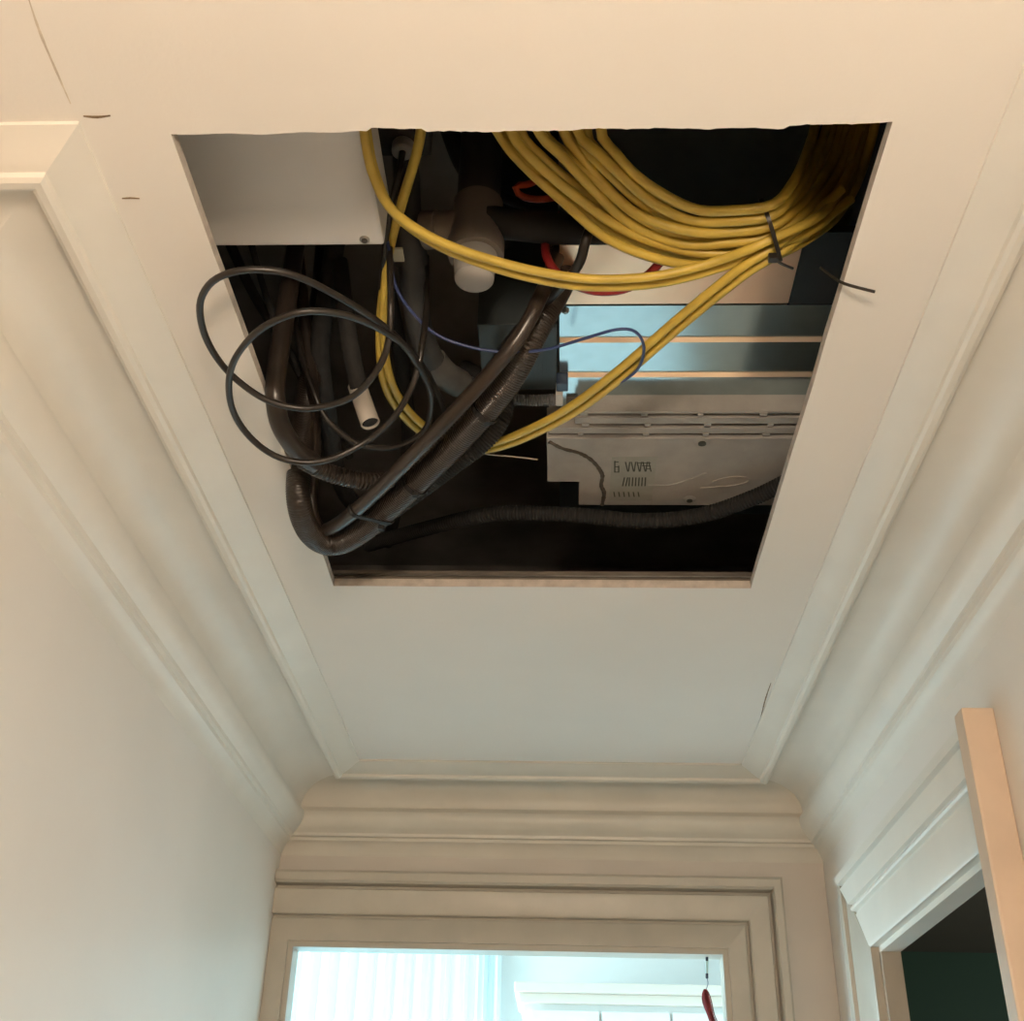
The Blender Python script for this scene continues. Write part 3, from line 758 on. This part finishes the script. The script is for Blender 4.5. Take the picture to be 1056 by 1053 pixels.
tag(tube('void_tube', pix([(612, 225, .14), (604, 248, .11), (597, 272, .10), (580, 294, .10), (560, 315, .11), (530, 345, .13), (500, 385, .2)]), .0058, BLACK, None),
    'black cable crossing the beige plate down to the bundle', 'tube')

# ---- white stub at the end of a black tube
sb = empty('stub_pipe', U(378, 430, .085), 'short white pipe stub with a dark open end on a black tube', 'pipe')
A = U(368, 397, .115); B = U(382, 437, .052); dr_ = (B - A).normalized(); L_ = (B - A).length
tube('sleeve', [U(350, 270, .28), U(356, 320, .20), U(362, 360, .145), A + dr_ * .012], .0115, BLACKM, sb, sides=16)
MB().lathe(A, dr_, [(.0115, 0), (.0125, .001), (.0125, L_ - .001), (.0121, L_), (.0112, L_), (.0112, L_ - .012)], 22).obj('stub', WHITEP, sb, smooth=40)
MB().lathe(A + dr_ * (L_ - .010), dr_, [(.0111, 0), (.0111, .006), (.0075, .0085), (.003, .0085)], 16).obj('plug', BLACKM, sb, smooth=40)

# ---- looped thin black cables that hang below the ceiling
LA = [(404, 215, .24), (402, 262, .12), (403, 305, .04), (401, 350, .0), (390, 380, -.022), (365, 408, -.035), (330, 420, -.042), (300, 420, -.044), (268, 409, -.042), (234, 382, -.036), (213, 350, -.032), (206, 318, -.030), (213, 297, -.028), (230, 284, -.027), (260, 278, -.024), (300, 283, -.02), (340, 301, -.012), (380, 325, 0), (412, 351, .012), (436, 385, .018), (445, 412, .02), (440, 440, .02), (425, 454, .02), (400, 462, .022), (370, 458, .028), (350, 445, .036), (334, 428, .05), (322, 400, .08), (310, 360, .14), (300, 300, .25)]
LB = [(440, 265, .24), (440, 310, .12), (436, 352, .05), (428, 390, .01), (411, 424, -.016), (385, 450, -.032), (350, 470, -.055), (320, 477, -.064), (288, 472, -.064), (262, 455, -.060), (243, 430, -.054), (236, 402, -.050), (241, 373, -.046), (262, 345, -.042), (290, 328, -.038), (320, 321, -.032), (360, 326, -.02), (398, 343, -.004), (425, 364, .02), (446, 395, .07), (460, 430, .15), (465, 470, .25)]
tag(tube('looped_cable', pix(LA), .0038, BLACK, None, sides=10), 'thin black cable in the upper wide loop over the left hatch edge', 'cable', 'looped black cables')
tag(tube('looped_cable', pix(LB), .0038, BLACK, None, sides=10), 'thin black cable in the lower round loop over the left hatch edge', 'cable', 'looped black cables')

# ---- ties round the bundle
def hull(pts):
    pts = sorted(pts)
    def half(P):
        h = []
        for p in P:
            while len(h) > 1 and (h[-1][0] - h[-2][0]) * (p[1] - h[-2][1]) - (h[-1][1] - h[-2][1]) * (p[0] - h[-2][0]) <= 0: h.pop()
            h.append(p)
        return h[:-1]
    return half(pts) + half(pts[::-1])
def bundle_tie(px, py, dz, hoses, label, w=.0055):
    """a strap pulled tight round the hoses that pass this place"""
    c = U(px, py, dz)
    main = spline(pix(hoses[0][0]), .003)
    k = min(range(len(main)), key=lambda q: (main[q] - c).length + (0 if q > len(main) // 3 else 1))
    axis = (main[k + 1] - main[k - 1]).normalized()
    c = main[k]
    up = Vector((0, 0, 1)); up = (up - axis * up.dot(axis)).normalized(); sd = axis.cross(up)
    P2 = []
    for l, r_ in hoses:
        P = spline(pix(l), .002)
        cand = [q for q in P if abs((q - c).dot(axis)) < .004 and (q - c).length < .06]
        if not cand: continue
        q = min(cand, key=lambda q: abs((q - c).dot(axis)))
        for n in range(32):
            t = 2 * math.pi * n / 32
            P2.append(((q - c).dot(sd) + math.cos(t) * (r_ + .0006), (q - c).dot(up) + math.sin(t) * (r_ + .0006)))
    hl = hull(P2); mx_ = sum(p[0] for p in hl) / len(hl); my_ = sum(p[1] for p in hl) / len(hl)
    v = []; f = []; n = len(hl)
    for x, y in hl:
        d = math.hypot(x - mx_, y - my_); e = 1 + .0017 / d
        for xx, yy in ((x, y), (mx_ + (x - mx_) * e, my_ + (y - my_) * e)):
            for aa in (-w / 2, w / 2): v.append(c + sd * xx + up * yy + axis * aa)
    for q in range(n):
        a = q * 4; b = ((q + 1) % n) * 4
        f += [(a, a + 1, b + 1, b), (a + 2, b + 2, b + 3, a + 3), (a, b, b + 2, a + 2), (a + 1, a + 3, b + 3, b + 1)]
    r = empty('cable_tie', c, label, 'cable tie', 'ties on the black bundle')
    link_mesh('strap', v, f, DEEP, r, smooth=40)
    q = c + sd * (mx_ * 0.3) + up * (min(p[1] for p in hl) - .002)
    MB().box(q.x - .004, q.x + .004, q.y - .004, q.y + .004, q.z - .003, q.z + .003).obj('head', DEEP, r, bevel=.001)
BUN = [(H_LOW, .0162), (H_SLIM, .0092)]
bundle_tie(392, 529, -.036, BUN, 'lower black tie strapping the black hose bundle')
bundle_tie(424, 500, -.022, BUN, 'upper black tie strapping the black hose bundle')
bundle_tie(500, 424, .024, BUN, 'topmost black tie on the black hose bundle near the dark control box')

# ---- thin wires
tag(tube('blue_wire', pix([(396, 225, .17), (402, 262, .12), (408, 295, .10), (425, 322, .085), (450, 345, .072), (485, 358, .062), (520, 363, .058), (560, 361, .055), (600, 350, .052), (635, 340, .05), (655, 342, .05), (664, 358, .05), (658, 380, .05), (640, 394, .052), (618, 401, .06), (600, 407, .075), (590, 415, .10)]), .0019, BLUE, None, sides=8, step=.006),
    'thin blue wire looping across the galvanised panel', 'wire')
tag(tube('red_cable', pix([(585, 215, .26), (566, 236, .21), (563, 262, .15), (577, 284, .12), (600, 297, .11), (625, 301, .11), (650, 296, .112), (672, 280, .118), (690, 258, .13), (700, 235, .16)]), .0052, RED, None, sides=12),
    'dark red cable dipping behind the doubled yellow run', 'cable')
tag(tube('orange_cable', pix([(548, 165, .30), (556, 182, .25), (545, 190, .235), (532, 192, .225), (536, 201, .22), (550, 205.5, .22), (570, 204, .22), (592, 196, .225), (610, 180, .26)]), .0042, ORANGE, None, sides=12),
    'orange red cable curl showing above the dark cross pipe', 'cable')
tag(tube('pale_thread', pix([(480, 460, .07), (500, 468, .072), (530, 471, .078), (554, 474, .085)]), .0009, WHITEP, None, sides=6, step=.006),
    'fine pale thread sticking out behind the black bundle', 'thread')
